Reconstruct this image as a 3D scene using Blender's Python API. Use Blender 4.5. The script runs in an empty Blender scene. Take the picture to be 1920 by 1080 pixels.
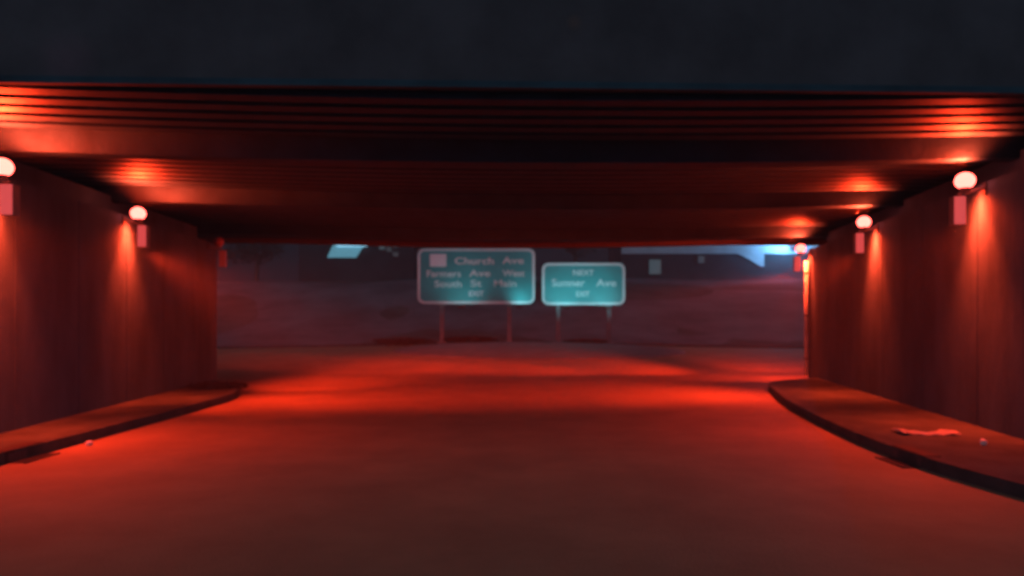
import bpy, bmesh, math, random
from mathutils import Vector, Matrix, noise

random.seed(7)
R = math.radians
scene = bpy.context.scene
COL = scene.collection

# ------------------------------------------------------------------ camera
F = 1370.0                    # focal length in photograph pixels (1920 wide)
CH = 1.86                     # camera height
cd = bpy.data.cameras.new("camera")
cam = bpy.data.objects.new("camera", cd)
COL.objects.link(cam)
cam.location = (0, 0, CH)
cam.rotation_euler = (R(90), 0, 0)
cd.sensor_width = 36
cd.lens = F / 1920 * 36
cd.shift_y = 60 / 1920
cd.clip_end = 2000
cd.dof.use_dof = True         # the photograph is soft all over: the lens is focused far too near
cd.dof.focus_distance = 1.6
cd.dof.aperture_fstop = 3.0
scene.camera = cam

# ------------------------------------------------------------------ world
w = bpy.data.worlds.new("World")
scene.world = w
w.use_nodes = True
nt = w.node_tree
nt.nodes.clear()
wo = nt.nodes.new("ShaderNodeOutputWorld")
bg = nt.nodes.new("ShaderNodeBackground")
tc = nt.nodes.new("ShaderNodeTexCoord")
sx = nt.nodes.new("ShaderNodeSeparateXYZ")
mr = nt.nodes.new("ShaderNodeMapRange")
rmp = nt.nodes.new("ShaderNodeValToRGB")
nt.links.new(tc.outputs["Generated"], sx.inputs[0])
nt.links.new(sx.outputs["Y"], mr.inputs["Value"])
mr.inputs["From Min"].default_value = 1.0
mr.inputs["From Max"].default_value = -1.0
nt.links.new(mr.outputs[0], rmp.inputs[0])
rmp.color_ramp.elements[0].position = 0.08
rmp.color_ramp.elements[0].color = (0.0035, 0.006, 0.010, 1)      # dark night sky ahead
rmp.color_ramp.elements[1].position = 1.0
e_ = rmp.color_ramp.elements.new(0.5); e_.color = (0.030, 0.036, 0.050, 1)
rmp.color_ramp.elements[2].color = (0.145, 0.18, 0.25, 1)      # city glow behind the camera
nt.links.new(rmp.outputs[0], bg.inputs["Color"])
bg.inputs["Strength"].default_value = 1.15
nt.links.new(bg.outputs[0], wo.inputs[0])

scene.view_settings.view_transform = 'Standard'
scene.view_settings.look = 'None'
scene.view_settings.exposure = 0
scene.view_settings.gamma = 1
scene.cycles.use_denoising = True
scene.cycles.max_bounces = 6
scene.cycles.sample_clamp_indirect = 4

RED = (1.0, 0.038, 0.009)
LAMP_W = 2300.0
WALL_W = 2100.0
UP_W = 1500.0
GLOBE = 9.0

# ------------------------------------------------------------------ materials
def mat(name, col, rough=0.85, var=0.0, scale=3.0, bump=0.0, bscale=20.0, metal=0.0, spec=0.5,
        emit=None, estr=0.0, stretch=(1, 1, 1), col2=None, lo=0.35, hi=0.65):
    m = bpy.data.materials.new(name)
    m.use_nodes = True
    t = m.node_tree
    b = t.nodes["Principled BSDF"]
    b.inputs["Base Color"].default_value = (*col, 1)
    b.inputs["Roughness"].default_value = rough
    b.inputs["Metallic"].default_value = metal
    b.inputs["Specular IOR Level"].default_value = spec
    geo = t.nodes.new("ShaderNodeNewGeometry")
    mp = t.nodes.new("ShaderNodeMapping")
    mp.inputs["Scale"].default_value = stretch
    t.links.new(geo.outputs["Position"], mp.inputs[0])
    if var or col2:
        n = t.nodes.new("ShaderNodeTexNoise")
        n.inputs["Scale"].default_value = scale
        n.inputs["Detail"].default_value = 6
        n.inputs["Roughness"].default_value = 0.62
        t.links.new(mp.outputs[0], n.inputs["Vector"])
        r = t.nodes.new("ShaderNodeValToRGB")
        a = col2 if col2 else tuple(c * (1 - var) for c in col)
        bcol = col if col2 else tuple(min(1, c * (1 + var)) for c in col)
        r.color_ramp.elements[0].position = lo
        r.color_ramp.elements[1].position = hi
        r.color_ramp.elements[0].color = (*a, 1)
        r.color_ramp.elements[1].color = (*bcol, 1)
        t.links.new(n.outputs[0], r.inputs[0])
        t.links.new(r.outputs[0], b.inputs["Base Color"])
    if bump:
        n2 = t.nodes.new("ShaderNodeTexNoise")
        n2.inputs["Scale"].default_value = bscale
        n2.inputs["Detail"].default_value = 5
        t.links.new(mp.outputs[0], n2.inputs["Vector"])
        bp = t.nodes.new("ShaderNodeBump")
        bp.inputs["Strength"].default_value = bump
        bp.inputs["Distance"].default_value = 0.02
        t.links.new(n2.outputs[0], bp.inputs["Height"])
        t.links.new(bp.outputs[0], b.inputs["Normal"])
    if emit:
        b.inputs["Emission Color"].default_value = (*emit, 1)
        b.inputs["Emission Strength"].default_value = estr
    return m

M = {}
M['asphalt'] = mat('asphalt', (0.265, 0.195, 0.112), 0.72, 0.14, 0.9, 0.5, 45)
M['island'] = mat('island_paving', (0.15, 0.16, 0.17), 0.7, 0.2, 1.5, 0.4, 30)
M['pavement'] = mat('pavement_concrete', (0.055, 0.08, 0.08), 0.85, 0.3, 1.6, 0.4, 25)
M['kerb'] = mat('kerb_stone', (0.05, 0.07, 0.075), 0.8, 0.3, 2.5, 0.4, 25)
M['wall'] = mat('abutment_concrete', (0.060, 0.115, 0.175), 0.85, 0.28, 1.0, 0.5, 9, stretch=(1, 1, 0.35))
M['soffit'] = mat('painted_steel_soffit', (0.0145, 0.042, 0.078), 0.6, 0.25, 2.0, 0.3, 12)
M['fascia'] = mat('stained_fascia_concrete', (0.10, 0.098, 0.105), 0.9, 0.18, 1.1, 0.3, 6)
M['lip'] = mat('fascia_lip_paint', (0.035, 0.085, 0.11), 0.8, 0.3, 1.2)
M['grass_hill'] = mat('verge_grass', (0.17, 0.145, 0.16), 0.95, 0.3, 0.35, 0.8, 3)
M['ground'] = mat('bare_ground', (0.10, 0.09, 0.085), 0.95, 0.3, 0.5, 0.6, 4)
M['foliage'] = mat('dark_foliage', (0.045, 0.055, 0.04), 0.8, 0.5, 1.5)
M['shrub'] = mat('shrub_leaves', (0.03, 0.032, 0.028), 0.9, 0.4, 3.0)
M['bark'] = mat('bark', (0.09, 0.07, 0.055), 0.9, 0.3, 5, 0.6, 20)
M['steel'] = mat('galvanised_steel', (0.13, 0.17, 0.19), 0.6, 0.2, 4.0)
M['fixture'] = mat('fixture_metal', (0.28, 0.24, 0.24), 0.5, 0.15, 12)
M['globe'] = mat('lit_red_glass_globe', (0.8, 0.5, 0.45), 0.3, emit=(1.0, 0.088, 0.068), estr=GLOBE)
M['globe_off'] = mat('unlit_red_glass', (0.32, 0.12, 0.11), 0.35)
M['diffuser'] = mat('lit_red_diffuser', (0.7, 0.35, 0.33), 0.5, emit=(1.0, 0.105, 0.105), estr=0.6)
M['diffuser_off'] = mat('unlit_diffuser', (0.62, 0.42, 0.42), 0.5)
M['sign_green'] = mat('sign_teal_sheeting', (0.045, 0.35, 0.37), 0.5, 0.12, 0.9)
M['sign_white'] = mat('sign_white_sheeting', (0.78, 0.76, 0.78), 0.5, 0.06, 2)
M['sign_back'] = mat('sign_aluminium', (0.35, 0.35, 0.36), 0.5, 0.1, 3)
M['sign_pink'] = mat('route_panel_white', (0.95, 0.80, 0.86), 0.5, 0.04, 2)
M['pipe'] = mat('pale_pipe_paint', (0.40, 0.55, 0.60), 0.6, 0.15, 3)
M['iron'] = mat('cast_iron', (0.018, 0.018, 0.018), 0.8, 0.3, 12)
M['litter'] = mat('wet_cardboard', (0.34, 0.36, 0.36), 0.8, 0.15, 9, 0.4, 30)
M['paper'] = mat('white_paper', (0.8, 0.76, 0.74), 0.8)
M['bwall'] = mat('far_building_render', (0.05, 0.055, 0.06), 0.9, 0.2, 0.6)
M['bpale'] = mat('pale_metal_cladding', (0.62, 0.66, 0.70), 0.7, 0.12, 0.8)
M['winlit'] = mat('dim_lit_window', (0.2, 0.25, 0.27), 0.4, emit=(0.36, 0.58, 0.62), estr=0.085)
M['winlit2'] = mat('dimmer_lit_window', (0.2, 0.25, 0.27), 0.4, emit=(0.55, 0.60, 0.55), estr=0.035)
M['shopglow'] = mat('lit_shop_window', (0.2, 0.3, 0.35), 0.4, emit=(0.16, 0.52, 0.68), estr=0.5)
M['tube'] = mat('fluorescent_tube', (0.8, 0.8, 0.8), 0.4, emit=(0.30, 0.70, 0.95), estr=1.3)
M['added_bulb'] = mat('added_floodlight_glass', (0.7, 0.8, 0.9), 0.4, emit=(0.3, 0.6, 1.0), estr=3.0)
M['frame'] = mat('window_frame', (0.05, 0.05, 0.055), 0.6)

for k_ in ('soffit', 'wall', 'pavement', 'kerb', 'fascia', 'lip', 'grass_hill', 'ground', 'shrub', 'foliage'):
    M[k_].node_tree.nodes['Principled BSDF'].inputs['Specular IOR Level'].default_value = 0.12
# small round tinted spots on the fascia concrete
def add_spots(m, spots):
    t = m.node_tree
    b = t.nodes["Principled BSDF"]
    src = b.inputs["Base Color"].links[0].from_socket
    geo = t.nodes.new("ShaderNodeNewGeometry")
    for (x, y, z, rad, col) in spots:
        d = t.nodes.new("ShaderNodeVectorMath"); d.operation = 'DISTANCE'
        t.links.new(geo.outputs["Position"], d.inputs[0])
        d.inputs[1].default_value = (x, y, z)
        r = t.nodes.new("ShaderNodeMapRange")
        r.inputs["From Min"].default_value = rad * 0.3
        r.inputs["From Max"].default_value = rad
        r.inputs["To Min"].default_value = 0.22
        r.inputs["To Max"].default_value = 0.0
        t.links.new(d.outputs["Value"], r.inputs["Value"])
        mx = t.nodes.new("ShaderNodeMix"); mx.data_type = 'RGBA'
        t.links.new(r.outputs[0], mx.inputs["Factor"])
        t.links.new(src, mx.inputs[6])
        mx.inputs[7].default_value = (*col, 1)
        src = mx.outputs[2]
    t.links.new(src, b.inputs["Base Color"])

# ------------------------------------------------------------------ helpers
def tag(o, label=None, cat=None, group=None, kind=None):
    if label: o['label'] = label
    if cat: o['category'] = cat
    if group: o['group'] = group
    if kind: o['kind'] = kind
    return o

def empty(name, loc, rz=0):
    o = bpy.data.objects.new(name, None)
    o.empty_display_size = 0.3
    COL.objects.link(o)
    o.location = loc
    o.rotation_euler = (0, 0, rz)
    return o

class MB:
    def __init__(s): s.bm = bmesh.new()
    def box(s, x0, y0, z0, x1, y1, z1, bev=0.0):
        r = bmesh.ops.create_cube(s.bm, size=1)
        for v in r['verts']:
            v.co = Vector(((x0+x1)/2 + v.co.x*(x1-x0), (y0+y1)/2 + v.co.y*(y1-y0), (z0+z1)/2 + v.co.z*(z1-z0)))
        if bev:
            es = list({e for v in r['verts'] for e in v.link_edges})
            bmesh.ops.bevel(s.bm, geom=es, offset=bev, segments=2, affect='EDGES', profile=0.6)
        return s
    def tube(s, a, b, r0, r1=None, n=10):
        r1 = r0 if r1 is None else r1
        a = Vector(a); b = Vector(b); d = b - a
        q = d.to_track_quat('Z', 'Y').to_matrix().to_4x4()
        bmesh.ops.create_cone(s.bm, cap_ends=True, segments=n, radius1=r0, radius2=r1, depth=d.length,
                              matrix=Matrix.Translation((a+b)/2) @ q)
        return s
    def ball(s, c, r, sq=(1, 1, 1), u=20, v=12):
        bmesh.ops.create_uvsphere(s.bm, u_segments=u, v_segments=v, radius=r,
                                  matrix=Matrix.Translation(c) @ Matrix.Diagonal((*sq, 1)))
        return s
    def face(s, pts):
        s.bm.faces.new([s.bm.verts.new(p) for p in pts]); return s
    def prism(s, pts, z0, z1):
        a = [s.bm.verts.new((p[0], p[1], z0)) for p in pts]
        b = [s.bm.verts.new((p[0], p[1], z1)) for p in pts]
        s.bm.faces.new(a[::-1]); s.bm.faces.new(b)
        for i in range(len(pts)):
            j = (i+1) % len(pts)
            s.bm.faces.new((a[i], a[j], b[j], b[i]))
        return s
    def build(s, name, m, parent=None, smooth=False):
        bmesh.ops.recalc_face_normals(s.bm, faces=s.bm.faces)
        me = bpy.data.meshes.new(name)
        s.bm.to_mesh(me); s.bm.free()
        me.materials.append(m)
        if smooth:
            for p in me.polygons: p.use_smooth = True
        o = bpy.data.objects.new(name, me)
        COL.objects.link(o)
        if parent: o.parent = parent
        return o

def sstep(a, b, v):
    t = max(0.0, min(1.0, (v - a) / (b - a)))
    return t*t*(3 - 2*t)

def ground_z(x, y):
    near = sstep(23, 35, y) * (0.42 + 0.27 * math.exp(-(x/9.0)**2))
    hill = 4.7 * sstep(36.5, 62, y)
    return near + hill

# ------------------------------------------------------------------ ground, road
def sheet(name, xs, ys, dz, m, kind='structure', wob=0.0):
    mb = MB(); vs = []
    for y in ys:
        row = []
        for x in xs:
            z = ground_z(x, y) + dz
            if wob and y > 38: z += wob * noise.noise(Vector((x*0.12, y*0.12, 0)))
            row.append(mb.bm.verts.new((x, y, z)))
        vs.append(row)
    for i in range(len(ys)-1):
        for j in range(len(xs)-1):
            mb.bm.faces.new((vs[i][j], vs[i][j+1], vs[i+1][j+1], vs[i+1][j]))
    o = mb.build(name, m, smooth=True)
    tag(o, kind=kind)
    return o

def frange(a, b, n): return [a + (b-a)*i/n for i in range(n+1)]

sheet('ground', [-400, -200, -110] + frange(-80, 80, 64) + [110, 200, 400],
      [-120, -60, -20, 0, 20] + frange(22, 37, 15) + frange(38, 66, 28)[0:] + [80, 110, 160, 300, 600], -0.02, M['ground'])
sheet('hill', frange(-80, 80, 64), frange(36.2, 72, 36), 0.03, M['grass_hill'], wob=0.35)
sheet('road', frange(-60, 60, 60), [-30, -10, 0, 10, 20] + frange(22, 36.3, 15), 0.01, M['asphalt'])

# far edge kerb of the cross road
mb = MB()
pts = [(x, 36.1 + 0.25*math.sin(x*0.08)) for x in frange(-60, 60, 60)]
for (a, b) in zip(pts[:-1], pts[1:]):
    za, zb = ground_z(*a), ground_z(*b)
    v = [mb.bm.verts.new(p) for p in ((a[0], a[1], za-.1), (b[0], b[1], zb-.1), (b[0], b[1], zb+.12), (a[0], a[1], za+.12),
                                      (a[0], a[1]+.3, za-.1), (b[0], b[1]+.3, zb-.1), (b[0], b[1]+.3, zb+.12), (a[0], a[1]+.3, za+.12))]
    for f in ((0, 1, 2, 3), (3, 2, 6, 7), (5, 4, 7, 6)): mb.bm.faces.new([v[i] for i in f])
tag(mb.build('kerb', M['kerb']), kind='structure')

# raised lens-shaped island the signs stand on
mb = MB(); rings = []
for k, (s_, dz) in enumerate(((1.0, -0.05), (1.0, 0.025), (0.95, 0.06), (0.8, 0.12), (0.5, 0.17), (0.2, 0.17))):
    ring = []
    for i in range(48):
        a = 2*math.pi*i/48
        x = 1.2 + 6.4*s_*math.cos(a); y = 32.2 + 3.9*s_*math.sin(a)
        ring.append(mb.bm.verts.new((x, y, ground_z(x, y) + dz)))
    rings.append(ring)
for a, b in zip(rings[:-1], rings[1:]):
    for i in range(48): mb.bm.faces.new((a[i], a[(i+1) % 48], b[(i+1) % 48], b[i]))
mb.bm.faces.new(rings[-1])
tag(mb.build('traffic_island', M['island'], smooth=True), kind='structure')

# ------------------------------------------------------------------ pavements with kerbs
def smooth_line(p, n=6):
    out = []
    for i in range(len(p)-1):
        p0 = Vector(p[max(i-1, 0)]); p1 = Vector(p[i]); p2 = Vector(p[i+1]); p3 = Vector(p[min(i+2, len(p)-1)])
        for k in range(n):
            t = k/n
            out.append(0.5*((2*p1) + (p2-p0)*t + (2*p0-5*p1+4*p2-p3)*t*t + (3*p1-p0-3*p2+p3)*t**3))
    out.append(Vector(p[-1]))
    return out

R_EDGE = smooth_line([(7.4, -8), (6.6, 0), (5.8, 4.5), (5.28, 7.5), (5.1, 9.2), (5.22, 11.4), (5.75, 15), (6.5, 18.2), (6.9, 19.6), (7.7, 20.7), (9.5, 21.5), (13, 22.0), (24, 22.2)])
L_EDGE = smooth_line([(-8.4, -8), (-7.3, 0), (-6.75, 5), (-6.5, 9.2), (-6.42, 13), (-6.42, 15.6), (-6.5, 17.0), (-6.95, 18.6), (-7.8, 20.0), (-9.5, 21.2), (-13, 21.6), (-24, 21.8)])

def strip(mb, line, off0, off1, z0, z1, side):
    """ribbon solid following a line, between two offsets to the outer side"""
    prev = None
    n = len(line)
    for i, p in enumerate(line):
        t = (line[min(i+1, n-1)] - line[max(i-1, 0)]).normalized()
        nrm = Vector((t.y, -t.x)) * side
        a = p + nrm*off0; b = p + nrm*off1
        gz = ground_z(p.x, p.y)
        cur = [mb.bm.verts.new((a.x, a.y, gz+z0)), mb.bm.verts.new((a.x, a.y, gz+z1)),
               mb.bm.verts.new((b.x, b.y, gz+z1)), mb.bm.verts.new((b.x, b.y, gz+z0))]
        if prev:
            for j in range(4):
                k = (j+1) % 4
                mb.bm.faces.new((prev[j], prev[k], cur[k], cur[j]))
        else: mb.bm.faces.new(cur)
        prev = cur
    mb.bm.faces.new(prev)

for line, side in ((R_EDGE, 1), (L_EDGE, -1)):
    mb = MB(); strip(mb, line, 0, 0.17, -0.08, 0.165, side)
    bmesh.ops.bevel(mb.bm, geom=[e for e in mb.bm.edges if e.verts[0].co.z > 0.1 and e.verts[1].co.z > 0.1 and len(e.link_faces) == 2
                                 and e.calc_face_angle(0) > 0.8], offset=0.025, segments=2, affect='EDGES')
    tag(mb.build('kerb', M['kerb']), kind='structure')
    # paving slab behind the kerb
    mb = MB()
    inner = []
    n = len(line)
    for i, p in enumerate(line):
        t = (line[min(i+1, n-1)] - line[max(i-1, 0)]).normalized()
        inner.append(p + Vector((t.y, -t.x))*side*0.17)
    prev = None
    for p in inner:
        if abs(p.x) > 23: break
        far = side*24.0
        cur = (mb.bm.verts.new((p.x, p.y, 0.158)), mb.bm.verts.new((far, p.y, 0.158)))
        if prev: mb.bm.faces.new((prev[0], prev[1], cur[1], cur[0]))
        prev = cur
    tag(mb.build('pavement', M['pavement']), kind='structure')

# ------------------------------------------------------------------ abutment walls
L_WALL = [(-7.36, 7.4), (-8.48, 21.0)]
R_WALL = [(6.80, 7.4), (9.12, 22.5)]
WT = 4.02
def abutment(line, side, name, label):
    (x0, y0), (x1, y1) = line
    s = side
    root = empty(name, (x0, y0, 0))
    def P(x, y, z): return (x - x0, y - y0, z)
    # face wall with shallow panels (vertical joints) and a small base plinth
    n = 7
    mb = MB()
    for i in range(n):
        a, b = i/n, (i+1)/n
        g = 0.0009
        xa, ya = x0+(x1-x0)*(a+g), y0+(y1-y0)*(a+g)
        xb, yb = x0+(x1-x0)*(b-g), y0+(y1-y0)*(b-g)
        pts = [(xa-x0, ya-y0), (xb-x0, yb-y0), (xb-x0+s*1.1, yb-y0), (xa-x0+s*1.1, ya-y0)]
        if s < 0: pts = pts[::-1]
        mb.prism(pts, -0.1, WT)
    mb.build('wall_panel', M['wall'], root)
    mb = MB()
    pts = [(0+s*.03, 0.02), (x1-x0+s*.03, y1-y0-.02), (x1-x0+s*3.0, y1-y0-.02), (s*3.0, 0.02)]
    mb.prism(pts, -0.1, WT-0.04)
    mb.build('core', M['wall'], root)
    mb = MB()                              # set-back upper wall that closes the gap under the deck
    pts = [(s*.55, 0.05), (x1-x0+s*.55, y1-y0-.05), (x1-x0+s*2.9, y1-y0-.05), (s*2.9, 0.05)]
    mb.prism(pts, WT-0.03, 4.52)
    mb.build('backwall', M['wall'], root)
    tag(root, label, 'wall')
    return root
abutment(L_WALL, -1, 'abutment_wall', 'long concrete underpass wall along the left pavement, ending beside the third, unlit lamp')
abutment(R_WALL, 1, 'abutment_wall', 'long concrete underpass wall on the right behind three lit red lamps')

# ------------------------------------------------------------------ bridge deck
def sag(x): return -0.13 * max(0.0, 1 - (x/7.6)**2)
bridge = empty('road_bridge', (0, 17, 4.6))
tag(bridge, 'wide dark bridge deck with ribbed underside crossing over the whole road', 'bridge')
XS = frange(-15, 15, 30)
SK = 0.034                     # the deck crosses at a slight skew
def beam(mb, y0, y1, z0, z1, sg=1.0):
    prev = None
    for x in XS:
        dz = sag(x) * sg; y0 += SK*(1 if prev else -15); y1 += SK*(1 if prev else -15)
        cur = [mb.bm.verts.new(p) for p in ((x, y0-17, z0+dz-4.6), (x, y1-17, z0+dz-4.6), (x, y1-17, z1+dz-4.6), (x, y0-17, z1+dz-4.6))]
        if prev:
            for j in range(4):
                k = (j+1) % 4
                mb.bm.faces.new((prev[j], prev[k], cur[k], cur[j]))
        else: mb.bm.faces.new(cur)
        prev = cur
    mb.bm.faces.new(prev)
mb = MB(); beam(mb, 8.93, 26.0, 4.78, 5.3); mb.build('deck_slab', M['soffit'], bridge)
GIRD = [11.18, 15.95, 21.9]
y = 8.96
ribs = []
while y < 25.6:
    if not any(g-0.36 < y < g+0.3 for g in GIRD): ribs.append(y)
    y += 0.43
for y in ribs:
    mb = MB(); beam(mb, y, y+0.26, 4.69, 4.79); mb.build('rib', M['soffit'], bridge)
for g in GIRD:
    mb = MB(); beam(mb, g, g+0.30, 4.40, 4.79); mb.build('girder', M['soffit'], bridge)
mb = MB(); beam(mb, 25.65, 26.05, 4.55, 5.9); mb.build('far_fascia', M['fascia'], bridge)
add_spots(M['fascia'], [(0.75, 8.7, 5.43, 0.13, (0.45, 0.22, 0.12)), (3.22, 8.4, 5.43, 0.14, (0.42, 0.16, 0.16)),
                        (2.15, 8.4, 4.84, 0.09, (0.40, 0.26, 0.20)), (2.78, 8.4, 4.86, 0.07, (0.55, 0.36, 0.22)),
                        (-5.2, 8.4, 4.90, 0.42, (0.36, 0.20, 0.26)), (-4.3, 8.4, 5.45, 0.2, (0.22, 0.24, 0.30))])
mb = MB(); beam(mb, 8.74, 8.925, 4.66, 6.9, 0); mb.build('fascia', M['fascia'], bridge)
mb = MB(); beam(mb, 8.68, 8.78, 4.62, 4.70, 0); mb.build('fascia_lip', M['lip'], bridge)

# ------------------------------------------------------------------ lamps
def make_lamp(loc, rz, lit, label, throws=()):
    """local +x points from the wall into the underpass; origin at the wall face at globe height"""
    t = empty('wall_lamp', loc, rz)
    sy = -1 if abs(rz) < 1.5 else 1        # which local side faces the camera's end of the underpass
    tag(t, label, 'lamp', 'red lamps along the underpass walls')
    mb = MB(); mb.box(-0.02, -0.06, -0.22, 0.03, 0.06, -0.04, 0.008); mb.build('mounting_plate', M['frame'], t)
    mb = MB(); mb.tube((0.03, 0, -0.12), (0.27, 0, -0.19), 0.022); mb.tube((0.27, 0, -0.19), (0.30, 0, -0.13), 0.022)
    mb.tube((0.27, 0, -0.19), (0.40, 0, -0.21), 0.02); mb.build('arm', M['fixture'], t)
    mb = MB(); mb.tube((0.30, 0, -0.155), (0.30, 0, -0.115), 0.07, 0.09, 16); mb.build('collar', M['fixture'], t)
    mb = MB(); mb.ball((0.30, 0, 0), 0.142, (1.03, 1.03, 0.93), 28, 16)
    mb.build('globe', M['globe'] if lit else M['globe_off'], t, True)
    mb = MB(); mb.box(0.32, -0.085, -0.70, 0.50, 0.085, -0.25, 0.015)
    h = mb.build('light_box', M['fixture'], t)
    mb = MB(); mb.box(0.328, min(sy*.105, sy*.086), -0.69, 0.492, max(sy*.105, sy*.086), -0.26, 0.006)
    mb.build('diffuser', M['diffuser'] if lit else M['diffuser_off'], h)
    if lit:
        # added invisible spot beams: down the wall, up the ceiling, out to the road
        beams = [(WALL_W*.22, (0.17, -sy*0.15, -0.16), 160, 1.0, (0.15, -sy*0.15, -1.0), False),
                 (WALL_W, (0.27, -sy*0.15, -0.10), 76, 1.0, (-0.02, -sy*0.15, -1.25), False),
                 (UP_W, (0.34, sy*0.10, 0.17), 164, 0.5, (0.60, sy*0.05, 0.8), False)]
        beams += [(e, (0.41, 0, -0.73), sz, bl, tgt, True) for (tgt, e, sz, bl) in throws]
        for (e, p, sz, bl, tgt, world) in beams:
            ld = bpy.data.lights.new('added_beam', 'SPOT')
            ld.energy = e; ld.color = RED; ld.spot_size = R(sz); ld.spot_blend = bl; ld.shadow_soft_size = 0.12
            lo = bpy.data.objects.new('added_beam', ld); COL.objects.link(lo); lo.parent = t
            lo.location = p
            mw = Matrix.Translation(loc) @ Matrix.Rotation(rz, 4, 'Z')
            d = (mw.inverted() @ Vector(tgt) if world else Vector(tgt)) - Vector(p)
            lo.rotation_euler = d.to_track_quat('-Z', 'Y').to_euler()
    return t

def wall_x(line, y):
    (x0, y0), (x1, y1) = line
    return x0 + (x1-x0)*(y-y0)/(y1-y0)
al = math.atan2(L_WALL[1][0]-L_WALL[0][0], L_WALL[1][1]-L_WALL[0][1])
ar = math.atan2(R_WALL[1][0]-R_WALL[0][0], R_WALL[1][1]-R_WALL[0][1])
make_lamp((wall_x(L_WALL, 10.45), 10.45, 4.05), -al, True, 'lit red lamp cut by the left edge of the photo, nearest on the left wall', [((-4.8, 10.4, 0), 1120, 122, 1.0)])
make_lamp((wall_x(L_WALL, 15.0), 15.0, 4.05), -al, True, 'lit red lamp with round glowing globe, middle of the left wall', [((-4.9, 16.5, 0), 1200, 84, 0.9), ((-1.5, 19.2, 0), 4300, 80, 1.0), ((-4.7, 23.5, 0), 9500, 42, 0.8), ((-4.5, 25.5, 0), 10000, 25, 0.8)])
make_lamp((wall_x(L_WALL, 20.2), 20.2, 4.03), -al, False, 'unlit lamp with dull box at the far end of the left wall')
make_lamp((wall_x(R_WALL, 11.45), 11.45, 4.05), math.pi-ar, True, 'largest glowing red lamp on the right wall, nearest the camera', [((4.6, 11.0, 0), 1120, 122, 1.0)])
make_lamp((wall_x(R_WALL, 16.3), 16.3, 4.05), math.pi-ar, True, 'middle glowing red lamp of the three on the right wall', [((5.4, 17.0, 0), 1600, 92, 0.9), ((1.3, 19.6, 0), 5600, 80, 1.0)])
make_lamp((wall_x(R_WALL, 22.15), 22.15, 4.03), math.pi-ar, True, 'farthest glowing red lamp, on the end corner of the right wall above the pale pipe', [((6.5, 24.0, 0), 900, 84, 0.9), ((9.5, 28.5, 0), 4200, 54, 1.0), ((2.6, 27.4, 0), 8000, 46, 1.0), ((-2.5, 26.6, 0), 14000, 28, 1.0), ((-8.0, 28.0, 0.3), 20000, 20, 0.9)])

# pale downpipe on the right wall's end corner
px = wall_x(R_WALL, 22.3)
pipe = empty('downpipe', (px-0.10, 22.3, 0.158))
tag(pipe, 'thin pale vertical downpipe on the end corner of the right wall', 'pipe')
mb = MB(); mb.tube((0, 0, 0), (0, 0, 3.5), 0.062, n=14); mb.build('pipe', M['pipe'], pipe, True)
for z in (0.5, 1.8, 3.1):
    mb = MB(); mb.tube((0, 0, z), (0, 0, z+0.06), 0.078, n=14); mb.box(0.03, -0.02, z, 0.13, 0.02, z+0.06); mb.build('clamp', M['steel'], pipe)

# ------------------------------------------------------------------ signs
def rrect(x0, z0, x1, z1, r, n=6):
    pts = []
    for cx, cz, a0 in ((x1-r, z1-r, 0), (x0+r, z1-r, 90), (x0+r, z0+r, 180), (x1-r, z0+r, 270)):
        for k in range(n+1):
            a = R(a0 + 90*k/n); pts.append((cx+r*math.cos(a), cz+r*math.sin(a)))
    return pts

def plate(pts, y0, y1, name, m, parent):
    mb = MB()
    a = [mb.bm.verts.new((p[0], y0, p[1])) for p in pts]; b = [mb.bm.verts.new((p[0], y1, p[1])) for p in pts]
    mb.bm.faces.new(a); mb.bm.faces.new(b[::-1])
    for i in range(len(pts)):
        j = (i+1) % len(pts); mb.bm.faces.new((a[j], a[i], b[i], b[j]))
    return mb.build(name, m, parent)

def ringplate(po, pi, y0, y1, name, m, parent):
    mb = MB(); n = len(po)
    A = [mb.bm.verts.new((p[0], y0, p[1])) for p in po]; B = [mb.bm.verts.new((p[0], y0, p[1])) for p in pi]
    C = [mb.bm.verts.new((p[0], y1, p[1])) for p in po]; D = [mb.bm.verts.new((p[0], y1, p[1])) for p in pi]
    for i in range(n):
        j = (i+1) % n
        mb.bm.faces.new((A[i], A[j], B[j], B[i])); mb.bm.faces.new((A[j], A[i], C[i], C[j])); mb.bm.faces.new((B[i], B[j], D[j], D[i]))
    return mb.build(name, m, parent)

def lettering(txt, cx, cz, size, width, y, parent, m):
    cu = bpy.data.curves.new('lettering', 'FONT')
    cu.body = txt; cu.size = size; cu.align_x = 'CENTER'; cu.align_y = 'CENTER'; cu.extrude = 0.006; cu.offset = 0.008
    cu.space_word = 1.5
    tmp = bpy.data.objects.new('lettering_tmp', cu); COL.objects.link(tmp)
    dg = bpy.context.evaluated_depsgraph_get(); dg.update()
    me = bpy.data.meshes.new_from_object(tmp.evaluated_get(dg))
    bpy.data.objects.remove(tmp)
    me.name = 'lettering'; me.materials.clear(); me.materials.append(m)
    xs = [v.co.x for v in me.vertices]; wd = max(xs) - min(xs)
    o = bpy.data.objects.new('lettering', me); COL.objects.link(o)
    o.location = (cx, y, cz); o.rotation_euler = (R(90), 0, 0); o.scale = (width/wd, 1, 1); o.parent = parent
    return o

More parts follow.
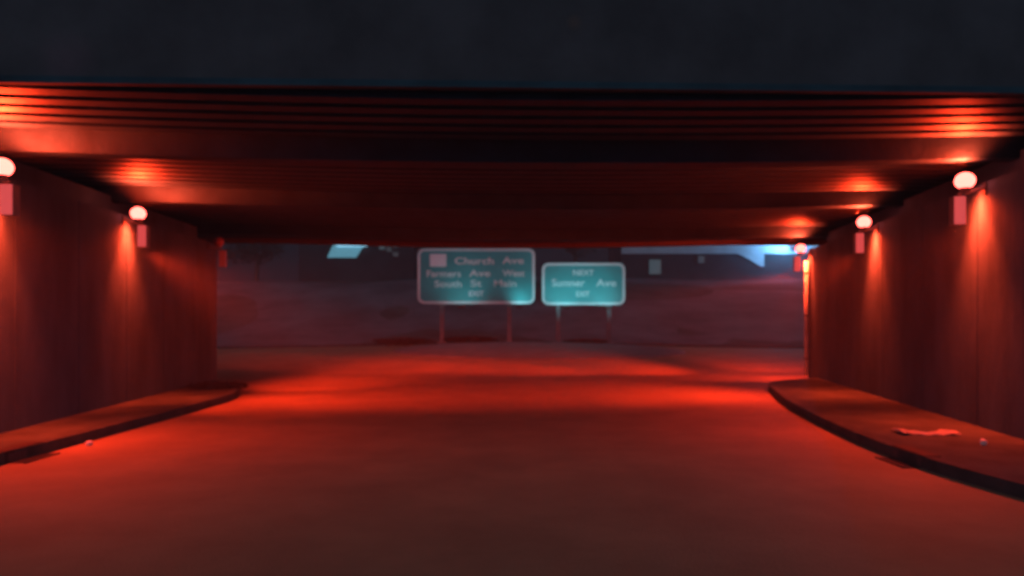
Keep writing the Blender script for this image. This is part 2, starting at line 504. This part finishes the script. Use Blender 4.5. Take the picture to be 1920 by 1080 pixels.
SY = 35.0
def px2(x, y, d=SY): return ((x-960)*d/F, CH + (600-y)*d/F)
def post(x, zt, root, rx):
    z0 = ground_z(x, SY+0.2) + 0.05
    mb = MB(); X = x - rx
    mb.box(X-0.10, 0.10, z0-SZ0, X+0.10, 0.125, zt-SZ0); mb.box(X-0.10, 0.275, z0-SZ0, X+0.10, 0.30, zt-SZ0)
    mb.box(X-0.012, 0.125, z0-SZ0, X+0.012, 0.275, zt-SZ0)
    mb.box(X-0.2, 0.0, z0-SZ0-0.1, X+0.2, 0.4, z0-SZ0+0.1)
    mb.build('post', M['steel'], root)
SZ0 = 0.7
def sign(x0, y0, x1, y1, posts, lines, label, shield=None):
    X0, Z1 = px2(x0, y0); X1, Z0 = px2(x1, y1)
    cx = (X0+X1)/2
    root = empty('road_sign', (cx, SY, SZ0))
    tag(root, label, 'sign', 'green road signs beyond the underpass')
    a, b, c, d = X0-cx, Z0-SZ0, X1-cx, Z1-SZ0
    plate(rrect(a, b, c, d, 0.32), -0.02, 0.03, 'sign_panel', M['sign_green'], root)
    ringplate(rrect(a, b, c, d, 0.32), rrect(a+.13, b+.13, c-.13, d-.13, 0.22), -0.03, -0.018, 'border', M['sign_white'], root)
    for z in (b+0.35, (b+d)/2, d-0.35):
        mb = MB(); mb.box(a+0.1, 0.03, z-0.05, c-0.1, 0.10, z+0.05); mb.build('rail', M['sign_back'], root)
    for p in posts:
        post(px2(p, 0)[0], Z1-0.25, root, cx)
    for (txt, lx0, lx1, ly, size, m) in lines:
        A, Zc = px2(lx0, ly); B, _ = px2(lx1, ly)
        lettering(txt, (A+B)/2-cx, Zc-SZ0, size, B-A, -0.028, root, m)
    if shield:
        A, zt = px2(shield[0], shield[1]); B, zb = px2(shield[2], shield[3])
        plate(rrect(A-cx, zb-SZ0, B-cx, zt-SZ0, 0.06), -0.034, -0.02, 'route_panel', M['sign_pink'], root)
    return root
W_ = M['sign_white']
S1 = sign(783, 466, 1003, 570, (828, 955),
     [('Church', 853, 926, 490, 0.46, W_), ('Ave', 942, 983, 489, 0.46, W_),
      ('Farmers', 800, 864, 514, 0.44, W_), ('Ave', 880, 920, 513, 0.44, W_), ('West', 942, 984, 513, 0.42, W_),
      ('South', 815, 866, 533, 0.44, W_), ('St', 882, 903, 532, 0.44, W_), ('Main', 926, 968, 532, 0.44, W_),
      ('EXIT', 879, 907, 551, 0.34, M['sign_pink'])],
     'larger green road sign with white square panel and four rows of lettering', (806, 476, 837, 500))
S2 = sign(1016, 493, 1172, 572, (1047, 1143),
     [('NEXT', 1074, 1113, 512, 0.36, W_), ('Sumner', 1034, 1096, 531, 0.48, W_), ('Ave', 1118, 1156, 531, 0.48, W_),
      ('EXIT', 1080, 1105, 552, 0.34, W_)],
     'smaller brighter teal road sign with three rows of lettering, right of the bigger sign')

# unseen lamps on short arms, added to light the sign faces from below
def added_sign_lamp(root, x, zb_, energy, size, aim, out=1.1):
    mb = MB(); mb.tube((x, 0.05, zb_-0.02), (x, -out+.1, zb_-0.16), 0.022); mb.build('added_lamp_arm', M['frame'], root)
    mb = MB(); mb.box(x-0.15, -out-.08, zb_-0.22, x+0.15, -out+.1, zb_-0.14, 0.015); h = mb.build('added_sign_lamp', M['frame'], root)
    ld = bpy.data.lights.new('added_sign_light', 'SPOT'); ld.energy = energy; ld.color = CY; ld.spot_size = R(size); ld.spot_blend = 1.0; ld.shadow_soft_size = 0.1
    lo = bpy.data.objects.new('added_sign_light', ld); COL.objects.link(lo); lo.parent = root
    p = Vector((x, -out, zb_-0.10)); lo.location = p
    lo.rotation_euler = (Vector(aim) - p).to_track_quat('-Z', 'Y').to_euler()
CY = (0.20, 0.92, 1.0)
added_sign_lamp(S2, -0.95, 1.88, 130, 120, (-0.95, 0, 2.7), 1.6)
added_sign_lamp(S2, 0.95, 1.88, 115, 120, (0.95, 0, 2.7), 1.6)
added_sign_lamp(S1, 2.05, 1.93, 42, 130, (2.3, 0, 2.5), 0.8)
added_sign_lamp(S1, -0.6, 1.93, 62, 150, (-0.6, 0, 3.6), 1.5)

# ------------------------------------------------------------------ vegetation
def leaf_cloud(bm, c, rad, n, size, flat=0.75):
    for _ in range(n):
        v = Vector((random.gauss(0, 1), random.gauss(0, 1), random.gauss(0, 1))).normalized() * (random.random() ** 0.45)
        p = Vector(c) + Vector((v.x*rad[0], v.y*rad[1], v.z*rad[2]*flat))
        a = Vector((random.uniform(-1, 1), random.uniform(-1, 1), random.uniform(-1, 1))).normalized()
        b = a.orthogonal().normalized(); s_ = size * random.uniform(0.6, 1.4)
        bm.faces.new([bm.verts.new(p + a*s_), bm.verts.new(p + b*s_*0.6), bm.verts.new(p - a*s_), bm.verts.new(p - b*s_*0.6)])

def tree(x, y, h, wd, label, n=900):
    z = ground_z(x, y)
    t = empty('tree', (x, y, z))
    tag(t, label, 'tree', 'dark trees on the hill crest')
    mb = MB(); mb.tube((0, 0, -0.2), (0.1, 0, h*0.45), 0.22, 0.13)
    for k in range(6):
        a = k*1.05 + random.random(); r_ = wd*0.33
        mb.tube((0.08, 0, h*(0.28+0.03*k)), (r_*math.cos(a), r_*math.sin(a), h*(0.5+0.06*k)), 0.08, 0.03, 7)
    mb.build('trunk', M['bark'], t)
    mb = MB()
    for k in range(9):
        a = random.random()*6.28; rr = wd*0.5*random.uniform(0.1, 0.75)
        leaf_cloud(mb.bm, (rr*math.cos(a), rr*math.sin(a), h*random.uniform(0.42, 0.85)), (wd*.27, wd*.27, h*.2), n//9, 0.16)
    mb.build('crown', M['foliage'], t)

def shrub(x, y, wd, dp, h, label, n=500, sz=0.06, m='shrub'):
    z = ground_z(x, y) + 0.1
    t = empty('shrub', (x, y, z))
    tag(t, label, 'shrub')
    mb = MB()
    for k in range(7): mb.tube((random.uniform(-.3, .3)*wd, 0, -0.1), (random.uniform(-.4, .4)*wd, 0, h*0.5), 0.02, 0.01, 6)
    mb.build('stem', M['bark'], t)
    mb = MB(); leaf_cloud(mb.bm, (0, 0, h*0.42), (wd/2, dp/2, h*0.6), n, sz); mb.build('leaves', M[m], t)

shrub(-5.1, 34.6, 3.0, 0.9, 0.34, 'low flat dark shrub left of the larger sign posts', 1500)
shrub(-2.0, 34.7, 2.6, 0.9, 0.36, 'low flat dark shrub between the posts of the larger sign', 1500)
shrub(-7.35, 18.3, 1.5, 1.0, 0.24, 'low dark shrub patch added on the rounded end of the left pavement', 1300, 0.045)  # shrub added where the kerb return looks dark
shrub(3.5, 34.9, 2.2, 0.8, 0.22, 'low thin shrub between the posts of the smaller sign', 700)

TREES = [(-33, 60, 6.5, 7, 'broad dark tree at the far left of the crest, beside the left wall'),
         (-26.5, 63, 6.0, 6, 'dark tree left of the blue lit shop window'),
         (-21, 60, 4.6, 5.5, 'short dark tree just left of the blue lit shop window'),
         (-5.6, 62, 5.5, 5.5, 'dark tree behind the top left corner of the larger sign'),
         (-0.5, 60, 6.0, 6.0, 'dark tree straight behind the larger sign'),
         (5.2, 61, 5.6, 5.5, 'dark tree straight behind the smaller sign'),
         (32, 60, 6.5, 6, 'dark tree hidden beyond the right wall corner')]
for (x, y, h, wd, lab) in TREES[:-1]: tree(x, y, h, wd, lab)

# ------------------------------------------------------------------ far buildings
BY = 66.0
def bpx(x, y, d=BY): return ((x-960)*d/F, CH + (600-y)*d/F)
def window(x0, z0, x1, z1, m, root, ox, oz, y=-0.06):
    mb = MB(); X0, X1, Z0, Z1 = x0-ox, x1-ox, z0-oz, z1-oz
    t_ = 0.08
    mb.box(X0-t_, y-.04, Z0-t_, X0, 0.0, Z1+t_); mb.box(X1, y-.04, Z0-t_, X1+t_, 0.0, Z1+t_)
    mb.box(X0, y-.04, Z1, X1, 0.0, Z1+t_); mb.box(X0, y-.04, Z0-t_, X1, 0.0, Z0)
    f = mb.build('window', M['frame'], root)
    mb = MB(); mb.box(X0, y, Z0, X1, -0.003, Z1); mb.build('pane', m, f)

# left: shop
bx0, bz1 = bpx(560, 440); bx1, _ = bpx(775, 440)
zb = 4.9
sh = empty('shop_building', ((bx0+bx1)/2, BY, zb))
tag(sh, 'distant dark low building with a slanted blue glowing shop window, left of the signs', 'building')
ox, oz = (bx0+bx1)/2, zb
mb = MB(); mb.box(bx0-ox, 0, -0.8, bx1-ox, 8, 4.6); mb.build('wall', M['bwall'], sh)
mb = MB(); mb.box(bx0-ox-.3, -.35, 4.6, bx1-ox+.3, 8.3, 4.85); mb.build('roof', M['frame'], sh)
# slanted awning window: parallelogram pane
(ax, az1), (cx_, az0) = bpx(614, 452), bpx(690, 483)
ax2 = bpx(628, 0)[0]; cx2 = bpx(668, 0)[0]
mb = MB()
P = [(ax-ox, az0-oz), (cx2-ox, az0-oz), (cx_-ox-.1, az1-oz), (ax2-ox, az1-oz)]
o = plate(P[::-1], -0.10, -0.003, 'shop_window', M['shopglow'], sh)
mb = MB(); mb.box(ax2-ox+.2, -0.3, az1-oz-.52, cx_-ox-.05, -0.12, az1-oz-.02, 0.03); mb.build('light_tube', M['tube'], sh)
mb = MB(); mb.box(ax-ox-.1, -.5, az1-oz+.02, cx_-ox+.2, -.003, az1-oz+.16); mb.build('awning', M['frame'], sh)
for (u0, v0, u1, v1, m) in ((711, 458, 722, 468, 'winlit'), (725, 463, 735, 472, 'winlit2'), (735, 456, 745, 465, 'winlit2'), (737, 473, 747, 481, 'winlit2')):
    X0, Z1 = bpx(u0, v0); X1, Z0 = bpx(u1, v1)
    window(X0, Z0, X1, Z1, M[m], sh, ox, oz)

# right: long building with pale fascia
x0, _ = bpx(1165, 0); x1, _ = bpx(1560, 0)
ox = (x0+x1)/2
wb = empty('long_building', (ox, BY, zb))
tag(wb, 'distant long dark building with pale fascia band washed in blue light, right of the signs', 'building')
_, zf0 = bpx(0, 476); _, zf1 = bpx(0, 446)
mb = MB(); mb.box(x0-ox, 0, -0.8, x1-ox, 9, zf1-oz); mb.build('wall', M['bwall'], wb)
mb = MB(); mb.box(x0-ox, -0.12, zf0-oz, x1-ox, -0.002, zf1-oz, 0.02); mb.build('fascia_band', M['bpale'], wb)
mb = MB(); mb.box(x0-ox-.2, -.3, zf1-oz, x1-ox+.2, 9.3, zf1-oz+.2); mb.build('roof', M['frame'], wb)
pa = bpx(1402, 500); pb = bpx(1432, 500)
plate([(pa[0]-ox-0.9, zf0-oz), (pa[0]-ox+.2, pa[1]-oz+.6), (pb[0]-ox-.3, pa[1]-oz), (pb[0]-ox, pa[1]-oz), (pb[0]-ox, zf0-oz)][::-1], -0.10, -0.002, 'bracket_panel', M['bpale'], wb)
for (u0, v0, u1, v1, m) in ((1217, 487, 1239, 514, 'winlit'), (1309, 480, 1321, 493, 'winlit2')):
    X0, Z1 = bpx(u0, v0); X1, Z0 = bpx(u1, v1)
    window(X0, Z0, X1, Z1, M[m], wb, ox, oz)
# unseen floodlight, added to wash the fascia band in blue
fx, fz = bpx(1478, 462)
fl = empty('added_floodlight', (fx, BY-0.12, fz))
tag(fl, 'small blue floodlight added to light the pale fascia of the long building', 'floodlight')
mb = MB(); mb.tube((0, 0, 0), (0, -0.7, 0.0), 0.035); mb.build('arm', M['frame'], fl)
mb = MB(); mb.box(-0.2, -0.9, -0.14, 0.2, -0.7, 0.14, 0.03); mb.build('housing', M['frame'], fl)
mb = MB(); mb.box(-0.16, -0.699, -0.1, 0.16, -0.66, 0.1, 0.01); mb.build('lens', M['added_bulb'], fl)
ld = bpy.data.lights.new('added_flood_light', 'POINT'); ld.energy = 900; ld.color = (0.18, 0.52, 1.0); ld.shadow_soft_size = 0.15
lo = bpy.data.objects.new('added_flood_light', ld); COL.objects.link(lo); lo.parent = fl; lo.location = (-0.5, -1.7, 0.15)

# ------------------------------------------------------------------ small things on the pavements
def drain(x, y, rz, label):
    t = empty('kerb_drain', (x, y, 0.0), rz)
    tag(t, label, 'drain')
    mb = MB(); mb.box(-0.012, -0.40, -0.02, 0.2, 0.40, 0.178, 0.02); mb.build('hood', M['iron'], t)
    mb = MB(); mb.box(-0.02, -0.34, 0.03, -0.010, 0.34, 0.13, 0.004); mb.build('throat', M['frame'], t)
    mb = MB()
    for k in range(9): mb.box(-0.22, -0.34+k*0.078, 0.012, -0.06, -0.30+k*0.078, 0.022)
    mb.box(-0.25, -0.36, 0.012, -0.221, 0.36, 0.026); mb.box(-0.059, -0.36, 0.012, -0.045, 0.36, 0.026)
    mb.build('grate', M['iron'], t)
drain(5.12, 9.45, 0, 'dark iron kerb drain in the right kerb below the pale cardboard strip')
drain(-6.5, 9.75, math.pi, 'dark iron kerb drain in the left kerb at the left edge of the photo')

# pale strip of cardboard lying on the right pavement
mb = MB()
nx = 14; prev = None
for i in range(nx+1):
    u = i/nx
    x = 5.78 + 0.80*u
    y = 10.95 - 0.10*u + 0.03*math.sin(u*9)
    wd_ = 0.13 + 0.05*math.cos(u*6.28) + 0.012*math.sin(i*2.1)
    z = 0.165 + 0.03*abs(math.cos(u*3.14))**3 + 0.008*math.sin(i*1.7)
    cur = [mb.bm.verts.new(p) for p in ((x, y-wd_, z), (x, y-wd_*.2, z+.035), (x, y+wd_, z+.012), (x, y+wd_, z+.004), (x, y-wd_, z-.006))]
    if prev:
        for j in range(5):
            k = (j+1) % 5; mb.bm.faces.new((prev[j], prev[k], cur[k], cur[j]))
    else: mb.bm.faces.new(cur)
    prev = cur
mb.bm.faces.new(prev)
tag(mb.build('cardboard_strip', M['litter']), 'pale crumpled strip of cardboard lying on the right pavement by the wall', 'litter')

def crumple(x, y, z, r, label):
    mb = MB(); bmesh.ops.create_icosphere(mb.bm, subdivisions=2, radius=r)
    for v in mb.bm.verts: v.co *= 1 + 0.45*noise.noise(v.co*40/ (r*20) + Vector((x, y, 0)))
    for v in mb.bm.verts: v.co += Vector((x, y, z + r*0.8))
    tag(mb.build('paper_ball', M['paper']), label, 'litter')
crumple(6.42, 9.95, 0.158, 0.045, 'small pale crumpled paper on the right pavement, near the right edge')
crumple(-6.22, 10.75, 0.01, 0.045, 'small pale crumpled paper in the road against the left kerb')

# ------------------------------------------------------------------ thin haze, added to lift the darks and halo the lamps
mb = MB(); mb.box(-100, -40, -1.2, 100, 90, 14)
hz = mb.build('haze', M['paper'])
hm = bpy.data.materials.new('added_haze'); hm.use_nodes = True
ht = hm.node_tree; ht.nodes.clear()
ho = ht.nodes.new("ShaderNodeOutputMaterial"); pv = ht.nodes.new("ShaderNodeVolumePrincipled")
pv.inputs["Color"].default_value = (0.9, 0.9, 0.95, 1); pv.inputs["Density"].default_value = 0.003
ht.links.new(pv.outputs[0], ho.inputs["Volume"])
hz.data.materials.clear(); hz.data.materials.append(hm)
tag(hz, kind='stuff')
